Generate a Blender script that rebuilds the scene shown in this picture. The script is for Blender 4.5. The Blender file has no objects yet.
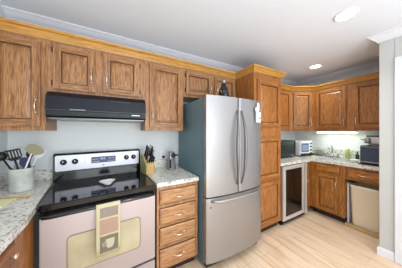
import bpy, bmesh, math, random
from mathutils import Vector, Matrix
R = math.radians
random.seed(7)
S = bpy.context.scene
COL = S.collection

# ------------------------------------------------------------------ camera
cam_d = bpy.data.cameras.new('camera')
cam = bpy.data.objects.new('camera', cam_d); COL.objects.link(cam)
cam_d.sensor_width = 36.0
cam_d.lens = 159.3 / 402 * 36
cam_d.shift_y = -2.87 / 402
cam_d.clip_start = 0.02
cam.location = (0, 0, 1.384)
cam.rotation_euler = (R(90), 0, R(60.545 - 90))
S.camera = cam

# ------------------------------------------------------------------ world, exposure
S.view_settings.view_transform = 'Standard'
S.view_settings.look = 'None'
S.view_settings.gamma = 1
S.view_settings.use_curve_mapping = False
S.view_settings.exposure = 0.27
w = bpy.data.worlds.new('world'); S.world = w; w.use_nodes = True
bg = w.node_tree.nodes['Background']
bg.inputs['Color'].default_value = (0.80, 0.90, 1.0, 1)
bg.inputs['Strength'].default_value = 1.5


def area(name, loc, rot, sx, sy, power, col, shape='RECTANGLE', spread=180):
    l = bpy.data.lights.new(name, 'AREA'); l.shape = shape; l.size = sx; l.size_y = sy
    l.energy = power; l.color = col; l.spread = R(spread)
    o = bpy.data.objects.new(name, l); o.location = loc; o.rotation_euler = rot; COL.objects.link(o)
    return o


# daylight coming in through the two window openings of the room
area('daylight_back', (0.9, -2.68, 1.40), (R(90), 0, 0), 2.5, 1.5, 50, (0.93, 0.97, 1.0))
area('daylight_side', (-0.98, -1.30, 1.40), (R(90), 0, R(-90)), 1.2, 1.3, 3, (0.93, 0.97, 1.0))

# unseen fill light added behind the camera, aimed up to brighten the ceiling
area('ceiling_fill', (0.45, -1.2, 0.4), (R(180), 0, 0), 1.9, 1.8, 38, (0.94, 0.98, 1.0))

CEIL = 2.45
WALL_Y = 2.075
WALL_X = 3.595
DOWNLIGHTS = [(1.875, 0.62), (2.935, 1.36), (0.55, 0.62), (0.55, -0.7), (1.875, -0.7), (1.2, -1.9)]

# ------------------------------------------------------------------ materials


def lin(c):
    return tuple((x / 255 / 12.92) if x / 255 <= 0.04045 else ((x / 255 + 0.055) / 1.055) ** 2.4 for x in c) + (1,)


def mat(name, col, rough=0.5, metal=0.0, coat=0.0, emit=None, estr=0.0, spec=0.5):
    m = bpy.data.materials.new(name); m.use_nodes = True
    b = m.node_tree.nodes['Principled BSDF']
    b.inputs['Base Color'].default_value = lin(col)
    b.inputs['Roughness'].default_value = rough
    b.inputs['Metallic'].default_value = metal
    b.inputs['Coat Weight'].default_value = coat
    b.inputs['Specular IOR Level'].default_value = spec
    if emit:
        b.inputs['Emission Color'].default_value = lin(emit); b.inputs['Emission Strength'].default_value = estr
    # slight procedural variation
    nt = m.node_tree
    tc = nt.nodes.new('ShaderNodeTexCoord'); n = nt.nodes.new('ShaderNodeTexNoise'); n.inputs['Scale'].default_value = 9
    nt.links.new(tc.outputs['Object'], n.inputs['Vector'])
    mp = nt.nodes.new('ShaderNodeMapRange'); mp.inputs[3].default_value = max(0.02, rough - 0.04); mp.inputs[4].default_value = rough + 0.04
    nt.links.new(n.outputs['Fac'], mp.inputs[0]); nt.links.new(mp.outputs[0], b.inputs['Roughness'])
    return m


def ramp(nt, stops):
    r = nt.nodes.new('ShaderNodeValToRGB')
    e = r.color_ramp.elements
    while len(e) < len(stops): e.new(0.5)
    for k, (p, c) in zip(e, stops): k.position = p; k.color = lin(c)
    return r


def wood(name, light, mid, dark, horiz=False, rough=0.38):
    m = bpy.data.materials.new(name); m.use_nodes = True; nt = m.node_tree
    b = nt.nodes['Principled BSDF']
    tc = nt.nodes.new('ShaderNodeTexCoord'); mp = nt.nodes.new('ShaderNodeMapping')
    mp.inputs['Scale'].default_value = (1.6, 20, 20) if horiz else (20, 20, 1.6)
    nt.links.new(tc.outputs['Object'], mp.inputs['Vector'])
    n1 = nt.nodes.new('ShaderNodeTexNoise'); n1.inputs['Scale'].default_value = 1.3; n1.inputs['Detail'].default_value = 2; n1.inputs['Distortion'].default_value = 1.2
    nt.links.new(mp.outputs[0], n1.inputs['Vector'])
    mul = nt.nodes.new('ShaderNodeMath'); mul.operation = 'MULTIPLY'; mul.inputs[1].default_value = 26
    nt.links.new(n1.outputs['Fac'], mul.inputs[0])
    sn = nt.nodes.new('ShaderNodeMath'); sn.operation = 'SINE'; nt.links.new(mul.outputs[0], sn.inputs[0])
    n2 = nt.nodes.new('ShaderNodeTexNoise'); n2.inputs['Scale'].default_value = 9; n2.inputs['Detail'].default_value = 5
    nt.links.new(mp.outputs[0], n2.inputs['Vector'])
    a = nt.nodes.new('ShaderNodeMath'); a.operation = 'MULTIPLY_ADD'; a.inputs[1].default_value = 0.13
    nt.links.new(sn.outputs[0], a.inputs[0]); nt.links.new(n2.outputs['Fac'], a.inputs[2])
    r = ramp(nt, [(0.22, dark), (0.5, mid), (0.78, light)])
    nt.links.new(a.outputs[0], r.inputs[0]); nt.links.new(r.outputs[0], b.inputs['Base Color'])
    b.inputs['Roughness'].default_value = rough
    bp = nt.nodes.new('ShaderNodeBump'); bp.inputs['Strength'].default_value = 0.08
    nt.links.new(a.outputs[0], bp.inputs['Height']); nt.links.new(bp.outputs[0], b.inputs['Normal'])
    return m


def granite(name):
    m = bpy.data.materials.new(name); m.use_nodes = True; nt = m.node_tree
    b = nt.nodes['Principled BSDF']; tc = nt.nodes.new('ShaderNodeTexCoord')
    n1 = nt.nodes.new('ShaderNodeTexNoise'); n1.inputs['Scale'].default_value = 14; n1.inputs['Detail'].default_value = 8; n1.inputs['Roughness'].default_value = 0.7; n1.inputs['Distortion'].default_value = 1.0
    n2 = nt.nodes.new('ShaderNodeTexNoise'); n2.inputs['Scale'].default_value = 60; n2.inputs['Detail'].default_value = 4
    for n in (n1, n2): nt.links.new(tc.outputs['Object'], n.inputs['Vector'])
    r1 = ramp(nt, [(0.32, (140, 142, 136)), (0.42, (206, 206, 198)), (0.55, (234, 233, 226)), (0.72, (216, 212, 196))])
    r2 = ramp(nt, [(0.35, (62, 66, 66)), (0.43, (255, 255, 255))])
    nt.links.new(n1.outputs['Fac'], r1.inputs[0]); nt.links.new(n2.outputs['Fac'], r2.inputs[0])
    mx = nt.nodes.new('ShaderNodeMixRGB'); mx.blend_type = 'MULTIPLY'; mx.inputs[0].default_value = 0.85
    nt.links.new(r1.outputs[0], mx.inputs[1]); nt.links.new(r2.outputs[0], mx.inputs[2])
    nt.links.new(mx.outputs[0], b.inputs['Base Color']); b.inputs['Roughness'].default_value = 0.16
    return m


def floor_mat():
    m = bpy.data.materials.new('floor_planks'); m.use_nodes = True; nt = m.node_tree
    b = nt.nodes['Principled BSDF']; tc = nt.nodes.new('ShaderNodeTexCoord')
    mp = nt.nodes.new('ShaderNodeMapping'); mp.inputs['Rotation'].default_value = (0, 0, R(90))
    nt.links.new(tc.outputs['Object'], mp.inputs['Vector'])
    br = nt.nodes.new('ShaderNodeTexBrick')
    br.inputs['Scale'].default_value = 1; br.inputs['Brick Width'].default_value = 1.2; br.inputs['Row Height'].default_value = 0.13
    br.inputs['Mortar Size'].default_value = 0.0018; br.inputs['Bias'].default_value = 0.0
    br.inputs['Color1'].default_value = lin((230, 208, 182)); br.inputs['Color2'].default_value = lin((220, 196, 168)); br.inputs['Mortar'].default_value = lin((190, 160, 130))
    nt.links.new(mp.outputs[0], br.inputs['Vector'])
    m2 = nt.nodes.new('ShaderNodeMapping'); m2.inputs['Scale'].default_value = (9, 1.1, 1)
    nt.links.new(tc.outputs['Object'], m2.inputs['Vector'])
    n = nt.nodes.new('ShaderNodeTexNoise'); n.inputs['Scale'].default_value = 1.8; n.inputs['Detail'].default_value = 6; n.inputs['Distortion'].default_value = 0.6
    nt.links.new(m2.outputs[0], n.inputs['Vector'])
    r = ramp(nt, [(0.3, (226, 206, 186)), (0.5, (255, 252, 248)), (0.75, (255, 255, 255))])
    nt.links.new(n.outputs['Fac'], r.inputs[0])
    mx = nt.nodes.new('ShaderNodeMixRGB'); mx.blend_type = 'MULTIPLY'; mx.inputs[0].default_value = 0.8
    nt.links.new(br.outputs['Color'], mx.inputs[1]); nt.links.new(r.outputs[0], mx.inputs[2])
    nt.links.new(mx.outputs[0], b.inputs['Base Color']); b.inputs['Roughness'].default_value = 0.35
    return m


def steel(name, col, rough=0.3, vert=True, metal=0.85):
    m = mat(name, col, rough, metal)
    nt = m.node_tree; b = nt.nodes['Principled BSDF']
    tc = nt.nodes.new('ShaderNodeTexCoord'); mp = nt.nodes.new('ShaderNodeMapping')
    mp.inputs['Scale'].default_value = (3, 3, 300) if not vert else (300, 300, 3)
    n = nt.nodes.new('ShaderNodeTexNoise'); n.inputs['Scale'].default_value = 1
    bp = nt.nodes.new('ShaderNodeBump'); bp.inputs['Strength'].default_value = 0.03
    nt.links.new(tc.outputs['Object'], mp.inputs[0]); nt.links.new(mp.outputs[0], n.inputs['Vector'])
    nt.links.new(n.outputs['Fac'], bp.inputs['Height']); nt.links.new(bp.outputs[0], b.inputs['Normal'])
    return m


def spots(name, base, spot, scale, lo, hi, rough=0.3):
    m = mat(name, base, rough); nt = m.node_tree; b = nt.nodes['Principled BSDF']
    tc = nt.nodes.new('ShaderNodeTexCoord'); n = nt.nodes.new('ShaderNodeTexNoise'); n.inputs['Scale'].default_value = scale; n.inputs['Detail'].default_value = 3
    nt.links.new(tc.outputs['Object'], n.inputs['Vector'])
    r = ramp(nt, [(lo, base), (hi, spot)]); nt.links.new(n.outputs['Fac'], r.inputs[0]); nt.links.new(r.outputs[0], b.inputs['Base Color'])
    return m


M = {}
UP = ((186, 140, 95), (158, 110, 68), (112, 72, 40))
GO = ((186, 128, 70), (158, 100, 48), (122, 70, 30))  # same oak as UP; cast of the light put into the colour
LO = ((158, 106, 62), (132, 81, 43), (96, 54, 26))
CR = ((206, 156, 82), (192, 140, 64), (164, 110, 46))
DR = ((198, 152, 108), (180, 132, 90), (140, 94, 58))
RB = ((188, 130, 64), (162, 104, 44), (116, 66, 24))
RI = ((180, 128, 76), (154, 102, 56), (118, 72, 36))
for k, c in (('up', UP), ('go', GO), ('lo', LO), ('ri', RI), ('dr', DR), ('rb', RB)):
    M[k] = wood('oak_' + k, *c); M[k + 'h'] = wood('oak_cross_' + k, *c, horiz=True)
    M[k + 'g'] = mat('dark_tone_' + k, tuple(int(x * 0.52) for x in c[2]), 0.5)  # darker tone of each oak, for panel grooves and toe kicks
M['crown'] = wood('honey_oak', *CR, horiz=True)
M['wall'] = mat('wall_paint', (224, 230, 232), 0.6)
M['ceil'] = mat('ceiling_paint', (234, 240, 250), 0.75)
M['partition'] = mat('partition_toned_down', (194, 196, 194), 0.6)  # wall paint darkened in colour to offset the strong light on the partition
M['trim'] = mat('trim_paint', (226, 229, 236), 0.4)
M['granite'] = granite('granite')
M['floor'] = floor_mat()
M['steel'] = steel('brushed_steel', (168, 166, 167), 0.42, True, 0.85)
M['steel_light'] = steel('light_steel', (226, 220, 216), 0.4, True, 0.5)
M['steel_dark'] = steel('dark_steel', (120, 118, 116), 0.3)
M['stove_steel'] = steel('range_steel', (196, 186, 188), 0.4, False, 0.6)
M['panel_steel'] = steel('panel_steel', (206, 206, 214), 0.4, False, 0.5)
M['chrome'] = mat('chrome', (190, 192, 196), 0.2, 1.0)
M['pull'] = mat('satin_nickel', (236, 222, 204), 0.25, 0.8)
M['black'] = mat('black_enamel', (16, 17, 21), 0.14, coat=0.5)
M['black_matte'] = mat('black_plastic', (22, 22, 24), 0.45)
M['glass_top'] = mat('black_ceramic_glass', (14, 14, 18), 0.06)
M['burner'] = mat('burner_ring', (44, 44, 48), 0.2)
M['fridge_side'] = mat('fridge_side_paint', (92, 122, 132), 0.42)
M['gap'] = mat('rubber_gasket', (60, 56, 52), 0.7)
M['win'] = spots('oven_glass', (178, 166, 136), (200, 190, 158), 5, 0.35, 0.65, 0.15)
M['win_rim'] = mat('window_rim', (142, 126, 100), 0.4)
M['display'] = mat('display_panel', (58, 62, 92), 0.2)
M['digits'] = mat('display_digits', (150, 190, 235), 0.4)
M['white'] = mat('white_plastic', (235, 236, 238), 0.35)
M['crock'] = spots('crock_glaze', (188, 192, 186), (216, 218, 212), 12, 0.4, 0.6, 0.35)
M['hood'] = mat('hood_enamel', (22, 24, 36), 0.25, spec=0.3)
M['hood_line'] = mat('hood_trim_line', (70, 78, 92), 0.3)
M['hood_dark'] = mat('hood_dark_glass', (10, 20, 24), 0.1)
M['hinge'] = mat('bronze_hinge', (58, 46, 40), 0.4, 0.6)
M['beige'] = mat('beige_plastic', (250, 238, 214), 0.45)
M['olive'] = mat('olive_nylon', (142, 136, 108), 0.45)
M['bamboo'] = wood('bamboo', (222, 196, 140), (208, 178, 118), (180, 146, 88))
M['green_wood'] = mat('green_stained_wood', (146, 148, 92), 0.5)
M['pale_board'] = mat('pale_board', (228, 228, 178), 0.5)
M['towel'] = mat('towel_cloth', (202, 194, 158), 0.9)
M['towel_grey'] = mat('towel_grey', (150, 138, 128), 0.9)
M['towel_dark'] = mat('towel_dark', (122, 114, 96), 0.9)
M['towel_rose'] = mat('towel_rose', (176, 146, 128), 0.9)
M['towel_cream'] = mat('towel_cream', (196, 188, 164), 0.9)
M['purple'] = mat('purple_silicone', (40, 36, 84), 0.4)
M['red'] = mat('red_silicone', (130, 52, 38), 0.4)
M['green'] = mat('green_plastic', (188, 202, 132), 0.4)
M['bottle_dark'] = mat('dark_green_glass', (50, 66, 48), 0.15)
M['smoked'] = mat('smoked_door_glass', (20, 36, 42), 0.15)
M['oven_door'] = mat('blue_grey_glass', (66, 76, 98), 0.2)
M['toaster_glass'] = mat('toaster_glass', (92, 120, 156), 0.15)
M['cooler_glass'] = mat('cooler_glass', (20, 13, 11), 0.12)
M['vase'] = spots('black_glaze_vase', (18, 16, 18), (150, 150, 152), 30, 0.62, 0.66, 0.12)
M['tube'] = mat('fluorescent_lens', (255, 255, 240), 0.4, emit=(246, 255, 232), estr=5)
M['bulb'] = mat('downlight_lens', (255, 255, 255), 0.4, emit=(255, 250, 240), estr=9)
M['yellow'] = mat('yellow_card', (226, 206, 60), 0.6)
M['wall_green'] = M['wall']

# ------------------------------------------------------------------ mesh helpers


class MB:
    def __init__(self): self.bm = bmesh.new()

    def _mi(self, faces, mi):
        for f in faces: f.material_index = mi

    def box(self, a, b, mi=0, bev=0.0):
        n = bmesh.new()
        x0, y0, z0 = (min(p, q) for p, q in zip(a, b)); x1, y1, z1 = (max(p, q) for p, q in zip(a, b))
        v = [n.verts.new(p) for p in ((x0, y0, z0), (x1, y0, z0), (x1, y1, z0), (x0, y1, z0), (x0, y0, z1), (x1, y0, z1), (x1, y1, z1), (x0, y1, z1))]
        for q in ((3, 2, 1, 0), (4, 5, 6, 7), (0, 1, 5, 4), (1, 2, 6, 5), (2, 3, 7, 6), (3, 0, 4, 7)): n.faces.new([v[i] for i in q])
        if bev > 0: bmesh.ops.bevel(n, geom=n.edges[:], offset=bev, segments=2, affect='EDGES')
        self._merge(n, mi); return self

    def _merge(self, n, mi, smooth=False):
        mp = {}
        for v in n.verts: mp[v] = self.bm.verts.new(v.co)
        for f in n.faces:
            try: g = self.bm.faces.new([mp[v] for v in f.verts])
            except ValueError: continue
            g.material_index = mi; g.smooth = smooth
        n.free()

    def prism(self, pts, lo, hi, axis='z', mi=0, smooth=False, bev=0.0):
        """extrude a 2D outline: axis z -> (x,y) points, axis x -> (y,z) points, axis y -> (x,z) points"""
        def P3(p, t):
            return (p[0], p[1], t) if axis == 'z' else ((t, p[0], p[1]) if axis == 'x' else (p[0], t, p[1]))
        n = bmesh.new()
        A = [n.verts.new(P3(p, lo)) for p in pts]; B = [n.verts.new(P3(p, hi)) for p in pts]
        n.faces.new(A[::-1]); n.faces.new(B)
        for i in range(len(pts)):
            j = (i + 1) % len(pts); n.faces.new((A[i], A[j], B[j], B[i]))
        if bev > 0: bmesh.ops.bevel(n, geom=n.edges[:], offset=bev, segments=1, affect='EDGES')
        bmesh.ops.recalc_face_normals(n, faces=n.faces[:])
        self._merge(n, mi, smooth); return self

    def loft(self, rings, mi=0, smooth=True, cap=True):
        n = bmesh.new(); V = [[n.verts.new(p) for p in r] for r in rings]
        for a, b in zip(V, V[1:]):
            for i in range(len(a)):
                j = (i + 1) % len(a); n.faces.new((a[i], a[j], b[j], b[i]))
        if cap: n.faces.new(V[0][::-1]); n.faces.new(V[-1])
        bmesh.ops.recalc_face_normals(n, faces=n.faces[:])
        self._merge(n, mi, smooth); return self

    def lathe(self, prof, c=(0, 0, 0), axis='z', seg=24, mi=0):
        rings = []
        for r, h in prof:
            ring = []
            for k in range(seg):
                t = 2 * math.pi * k / seg; x, y = r * math.cos(t), r * math.sin(t)
                p = (x, y, h) if axis == 'z' else ((h, x, y) if axis == 'x' else (x, h, y))
                ring.append((c[0] + p[0], c[1] + p[1], c[2] + p[2]))
            rings.append(ring)
        return self.loft(rings, mi)

    def tube(self, pts, r, seg=10, mi=0, flat=1.0):
        pts = [Vector(p) for p in pts]; rs = r if isinstance(r, (list, tuple)) else [r] * len(pts)
        rings = []; up = None
        for i, p in enumerate(pts):
            t = (pts[min(i + 1, len(pts) - 1)] - pts[max(i - 1, 0)]).normalized()
            if up is None: up = Vector((0, 0, 1)) if abs(t.z) < 0.9 else Vector((0, 1, 0))
            s = t.cross(up).normalized(); u = s.cross(t).normalized(); up = u
            rings.append([tuple(p + (s * math.cos(2 * math.pi * k / seg) + u * flat * math.sin(2 * math.pi * k / seg)) * rs[i]) for k in range(seg)])
        return self.loft(rings, mi)

    def frustum(self, x0, x1, z0, z1, y0, y1, inset, mi=0):
        """raised panel: base rect at depth y0, top rect (inset) at depth y1, facing -y"""
        a = [(x0, y0, z0), (x1, y0, z0), (x1, y0, z1), (x0, y0, z1)]
        i = inset
        b = [(x0 + i, y1, z0 + i), (x1 - i, y1, z0 + i), (x1 - i, y1, z1 - i), (x0 + i, y1, z1 - i)]
        return self.loft([a, b], mi, smooth=False)

    def build(self, name, mats, parent=None, smooth_angle=None):
        me = bpy.data.meshes.new(name); self.bm.normal_update(); self.bm.to_mesh(me); self.bm.free()
        for m in (mats if isinstance(mats, (list, tuple)) else [mats]): me.materials.append(M[m] if isinstance(m, str) else m)
        o = bpy.data.objects.new(name, me); COL.objects.link(o)
        if parent is not None: o.parent = parent
        return o


def thing(name, label, cat, loc=(0, 0, 0), rz=0.0, group=None):
    o = bpy.data.objects.new(name, None); o.empty_display_size = 0.05; COL.objects.link(o)
    o.location = loc; o.rotation_euler = (0, 0, R(rz)); o['label'] = label; o['category'] = cat
    if group: o['group'] = group
    return o


def tag(o, label, cat, group=None):
    o['label'] = label; o['category'] = cat
    if group: o['group'] = group
    return o


def struct(name, mb, m):
    o = mb.build(name, m); o['kind'] = 'structure'; return o


def sweep(path, prof, closed_prof=True, caps=True):
    """path: 2D points; prof: (outward offset to the right of travel, z)"""
    P = [Vector(p) for p in path]; rings = []
    for i, p in enumerate(P):
        d0 = (P[i] - P[i - 1]).normalized() if i > 0 else None
        d1 = (P[i + 1] - P[i]).normalized() if i < len(P) - 1 else None
        n0 = Vector((d0.y, -d0.x)) if d0 else None; n1 = Vector((d1.y, -d1.x)) if d1 else None
        if n0 is None: n = n1
        elif n1 is None: n = n0
        else:
            b = (n0 + n1).normalized(); n = b / max(0.25, b.dot(n0))
        rings.append([(p.x + n.x * o, p.y + n.y * o, z) for o, z in prof])
    return MB().loft(rings, 0, smooth=False, cap=caps)


def off(pts, d):  # plain helper for rounded rectangles
    return pts


def rrect(x0, x1, z0, z1, r, n=5):
    out = []
    for cx, cz, a0 in ((x1 - r, z1 - r, 0), (x0 + r, z1 - r, 90), (x0 + r, z0 + r, 180), (x1 - r, z0 + r, 270)):
        for k in range(n + 1):
            t = R(a0 + 90 * k / n); out.append((cx + r * math.cos(t), cz + r * math.sin(t)))
    return out


# ------------------------------------------------------------------ room shell
DX0, DX1 = -0.80, 3.595
struct('floor', MB().box((-0.95, -2.6, -0.05), (3.75, 2.2, 0)), 'floor')
cl = MB().box((-0.95, -2.6, CEIL), (3.75, 2.2, CEIL + 0.05)); struct('ceiling', cl, 'ceil')
struct('wall_back', MB().box((-0.95, WALL_Y, 0), (3.75, WALL_Y + 0.1, CEIL)), 'wall')
struct('wall_right', MB().box((WALL_X, 0.563, 0), (WALL_X + 0.1, WALL_Y, CEIL)), 'wall')
# left wall with a window opening behind the camera
wl = MB()
wl.box((-0.9, -0.6, 0), (-0.8, WALL_Y, CEIL)); wl.box((-0.9, -2.6, 0), (-0.8, -2.0, CEIL))
wl.box((-0.9, -2.0, 0), (-0.8, -0.6, 0.75)); wl.box((-0.9, -2.0, 2.05), (-0.8, -0.6, CEIL))
struct('wall_left', wl, 'wall')
# stub wall that closes the alcove, then a doorway
STX, STY = 2.62, 0.574
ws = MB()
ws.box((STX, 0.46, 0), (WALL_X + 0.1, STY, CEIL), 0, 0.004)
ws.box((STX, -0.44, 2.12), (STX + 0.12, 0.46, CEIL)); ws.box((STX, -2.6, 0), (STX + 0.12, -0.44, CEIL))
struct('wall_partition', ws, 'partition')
wf = MB()  # wall behind the camera with a wide window opening
wf.box((-0.8, -2.6, 0), (-0.4, -2.5, CEIL)); wf.box((2.2, -2.6, 0), (STX, -2.5, CEIL))
wf.box((-0.4, -2.6, 0), (2.2, -2.5, 0.6)); wf.box((-0.4, -2.6, 2.2), (2.2, -2.5, CEIL))
struct('wall_front', wf, 'wall')
wn = MB()
for x in (-0.4, 0.47, 1.33, 2.16): wn.box((x, -2.57, 0.6), (x + 0.04, -2.53, 2.2))
for z in (0.6, 2.16): wn.box((-0.4, -2.57, z), (2.2, -2.53, z + 0.04))
struct('window_1', wn, 'trim')
wn = MB()
for y in (-2.0, -1.32, -0.64): wn.box((-0.87, y, 0.75), (-0.83, y + 0.04, 2.05))
for z in (0.75, 2.01): wn.box((-0.87, -2.0, z), (-0.83, -0.6, z + 0.04))
struct('window_2', wn, 'trim')
# door and its casing in the partition
dr = MB(); dr.box((STX + 0.03, -0.435, 0.01), (STX + 0.07, 0.455, 2.115))
for z0, z1 in ((0.2, 0.95), (1.1, 1.95)):
    for y0 in (-0.34, 0.06): dr.box((STX + 0.02, y0, z0), (STX + 0.03, y0 + 0.3, z1), 0, 0.004)
d1 = struct('door_1', dr, 'trim')
MB().lathe([(0.0, -0.05), (0.025, -0.045), (0.028, -0.03), (0.012, -0.015), (0.02, 0)], (STX + 0.03, -0.36, 1.0), 'x', 16).build('door_knob', 'pull', d1)
tr = MB(); Y0, Y1 = -0.44, 0.46
tr.box((STX - 0.018, 0.372, 0), (STX, Y1 + 0.0, 2.16), 0, 0.004); tr.box((STX - 0.018, -0.52, 0), (STX, -0.432, 2.16), 0, 0.004)
tr.box((STX - 0.018, -0.432, 2.075), (STX, 0.372, 2.16), 0, 0.004)
struct('trim_2', tr, 'trim')
# ceiling cornice
cor = [(0, CEIL), (0.075, CEIL), (0.075, CEIL - 0.012), (0.06, CEIL - 0.022), (0.035, CEIL - 0.05), (0.014, CEIL - 0.066), (0.014, CEIL - 0.08), (0, CEIL - 0.08)]
s = sweep([(-0.8, WALL_Y), (WALL_X, WALL_Y), (WALL_X, STY), (STX, STY), (STX, -2.5)], cor)
struct('trim_1', s, 'trim')
bb = [(0, 0), (0.014, 0), (0.014, 0.075), (0.006, 0.09), (0, 0.09)]
struct('baseboard_partition', sweep([(STX + 0.06, STY), (STX, STY), (STX, 0.462)], bb), 'trim')

# ------------------------------------------------------------------ cabinets


def pull_mb(L=0.095, horiz=False):
    m = MB(); n = 8; pts = []
    for k in range(n + 1):
        t = k / n; s_ = -L / 2 + L * t; y = -0.006 - 0.022 * math.sin(math.pi * t)
        pts.append((s_, y, -0.004 * math.sin(math.pi * t)) if horiz else (0, y, s_))
    m.tube(pts, [0.0035 + 0.0025 * math.sin(math.pi * k / n) for k in range(n + 1)], 8)
    for s_ in (-L / 2, L / 2):
        c = (s_, 0, 0) if horiz else (0, 0, s_)
        m.lathe([(0.0001, -0.011), (0.008, -0.009), (0.009, -0.003), (0.010, 0)], c, 'y', 10)
    return m


def add_pull(parent, x, z, yf, horiz=False, L=0.095):
    o = pull_mb(L, horiz).build('handle', 'pull', parent); o.location = (x, yf, z); return o


def door(parent, x0, x1, z0, z1, k='up', handle=None, hinge=None, st=0.052, name='door', t=0.02, hz=None):
    """raised-panel door on the local face y=0"""
    w_, h = x1 - x0, z1 - z0
    m = MB()
    m.box((x0, -t, z0), (x0 + st, -0.0005, z1), 0, 0.003); m.box((x1 - st, -t, z0), (x1, -0.0005, z1), 0, 0.003)
    m.box((x0 + st, -t, z0), (x1 - st, -0.0005, z0 + st), 2, 0.003); m.box((x0 + st, -t, z1 - st), (x1 - st, -0.0005, z1), 2, 0.003)
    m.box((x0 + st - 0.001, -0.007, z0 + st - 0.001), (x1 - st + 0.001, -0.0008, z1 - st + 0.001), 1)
    g = 0.007
    m.frustum(x0 + st + g, x1 - st - g, z0 + st + g, z1 - st - g, -0.0065, -t + 0.002, min(0.026, w_ * 0.12), 0)
    o = m.build(name, [k, k + 'g', k + 'h'], parent)
    if handle:
        side, hz_ = handle
        hx = x0 + 0.026 if side == 'l' else x1 - 0.026
        add_pull(o, hx, hz_, -t)
    if hinge:
        hx = x0 - 0.005 if hinge == 'l' else x1 + 0.005
        for zz in (z0 + 0.05, z1 - 0.05):
            MB().box((hx - 0.006, -0.016, zz - 0.022), (hx + 0.006, -0.0005, zz + 0.022), 0, 0.002).build('hinge', 'hinge', o)
    return o


def drawer(parent, x0, x1, z0, z1, k='lo', pull=True, t=0.02):
    m = MB()
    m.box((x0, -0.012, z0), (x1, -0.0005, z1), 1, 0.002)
    m.frustum(x0 + 0.002, x1 - 0.002, z0 + 0.002, z1 - 0.002, -0.011, -t, 0.016, 0)
    o = m.build('drawer', [k + 'h', k + 'g'], parent)
    if pull: add_pull(o, (x0 + x1) / 2, (z0 + z1) / 2, -t, True, 0.09)
    return o


UB, UT, UF = 1.389, 2.135, 1.77       # wall cabinets: underside, top, front face
UD = WALL_Y - UF - 0.001


def wall_cab(name, label, x0, x1, zb, k='up', depth=UD):
    o = thing(name, label, 'cabinet', (x0, UF, 0), 0, 'oak wall cabinets')
    MB().box((0, 0, zb), (x1 - x0, depth, UT), 0, 0.0015).build('cabinet_body', k, o)
    return o


c = wall_cab('wall_cabinet', 'oak wall cabinet with one wide door, above the utensil crock', -0.798, -0.4665, UB)
door(c, 0.02, 0.303, UB + 0.035, UT - 0.03, 'up', ('r', UB + 0.21 - 0.05 + 0.035))
# pull stands on the stile like in the neighbouring doors
c = wall_cab('wall_cabinet', 'short oak two-door wall cabinet directly above the black range hood', -0.4655, 0.3145, 1.702)
door(c, 0.045, 0.337, 1.738, 2.112, 'up', ('r', 1.87), 'l')
door(c, 0.405, 0.722, 1.738, 2.112, 'up', ('l', 1.87), 'r')
c = wall_cab('wall_cabinet', 'tall oak single-door wall cabinet between range hood and refrigerator', 0.3155, 0.7545, UB)
door(c, 0.045, 0.418, UB + 0.037, UT - 0.028, 'up', ('l', 1.545))
c = wall_cab('wall_cabinet', 'short oak two-door wall cabinet above the steel refrigerator', 0.7555, 1.5785, 1.80)
door(c, 0.03, 0.395, 1.828, 2.108, 'up', ('r', 1.93), 'l', 0.045)
door(c, 0.445, 0.795, 1.828, 2.108, 'up', ('l', 1.93), None, 0.045)

PX0, PX1, PF = 1.58, 2.125, 1.43
p = thing('pantry_cabinet', 'floor-to-crown oak pantry cabinet standing between the refrigerator and the wine cooler', 'cabinet', (PX0, PF, 0))
MB().box((0, 0, 0.10), (PX1 - PX0, WALL_Y - PF - 0.001, UT), 0, 0.002).build('cabinet_body', 'go', p)
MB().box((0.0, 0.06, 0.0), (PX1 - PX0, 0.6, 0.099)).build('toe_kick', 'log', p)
for z0, z1 in ((1.44, 2.055), (0.745, 1.30), (0.14, 0.70)):
    door(p, 0.05, PX1 - PX0 - 0.035, z0, z1, 'go', None, None, 0.055)

# cabinets past the pantry
c = wall_cab('wall_cabinet', 'narrow oak wall cabinet beside the pantry, above the dark microwave', 2.1265, 2.918, UB, 'go')
door(c, 0.33, 0.765, UB + 0.04, UT - 0.035, 'go', None)
A = Vector((2.92, 1.77)); B = Vector((3.29, 1.535)); dd = (B - A).length; ang = math.degrees(math.atan2(B.y - A.y, B.x - A.x))
c = thing('corner_wall_cabinet', 'oak corner wall cabinet with an angled door above the white toaster oven', 'cabinet', (A.x, A.y, 0), ang)
inv = Matrix.Rotation(-R(ang), 2)
pts = [(0, 0), (dd, 0)] + [tuple(inv @ (Vector(q) - A)) for q in ((WALL_X - 0.001, B.y), (WALL_X - 0.001, WALL_Y - 0.001), (A.x, WALL_Y - 0.001))]
MB().prism(pts, UB, UT).build('cabinet_body', 'go', c)
door(c, 0.05, dd - 0.06, UB + 0.04, UT - 0.035, 'up', ('r', 1.53))
c = thing('wall_cabinet', 'oak two-door wall cabinet above the sink, light strip fixed underneath', 'cabinet', (3.29, 1.533, 0), -90, 'oak wall cabinets')
MB().box((0, 0, UB), (0.95, WALL_X - 3.291, UT), 0, 0.0015).build('cabinet_body', 'ri', c)
door(c, 0.025, 0.455, UB + 0.045, UT - 0.03, 'ri', ('r', 1.54))
door(c, 0.55, 0.92, UB + 0.045, UT - 0.03, 'ri', ('l', 1.54))

# honey coloured crown over all the cabinets
cp = [(0.0, UT + 0.001), (0.012, UT + 0.001), (0.02, UT + 0.016), (0.042, UT + 0.048), (0.058, UT + 0.056), (0.058, UT + 0.074), (0.0, UT + 0.074)]
path = [(-0.798, UF), (PX0, UF), (PX0, PF), (PX1, PF), (PX1, UF), (A.x, A.y), (B.x, B.y), (3.29, 0.583)]
tag(sweep(path, [(o + 0.001, z) for o, z in cp]).build('crown_moulding', 'crown'), 'honey-coloured wooden crown moulding running along the tops of all the wall cabinets', 'moulding')

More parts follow.
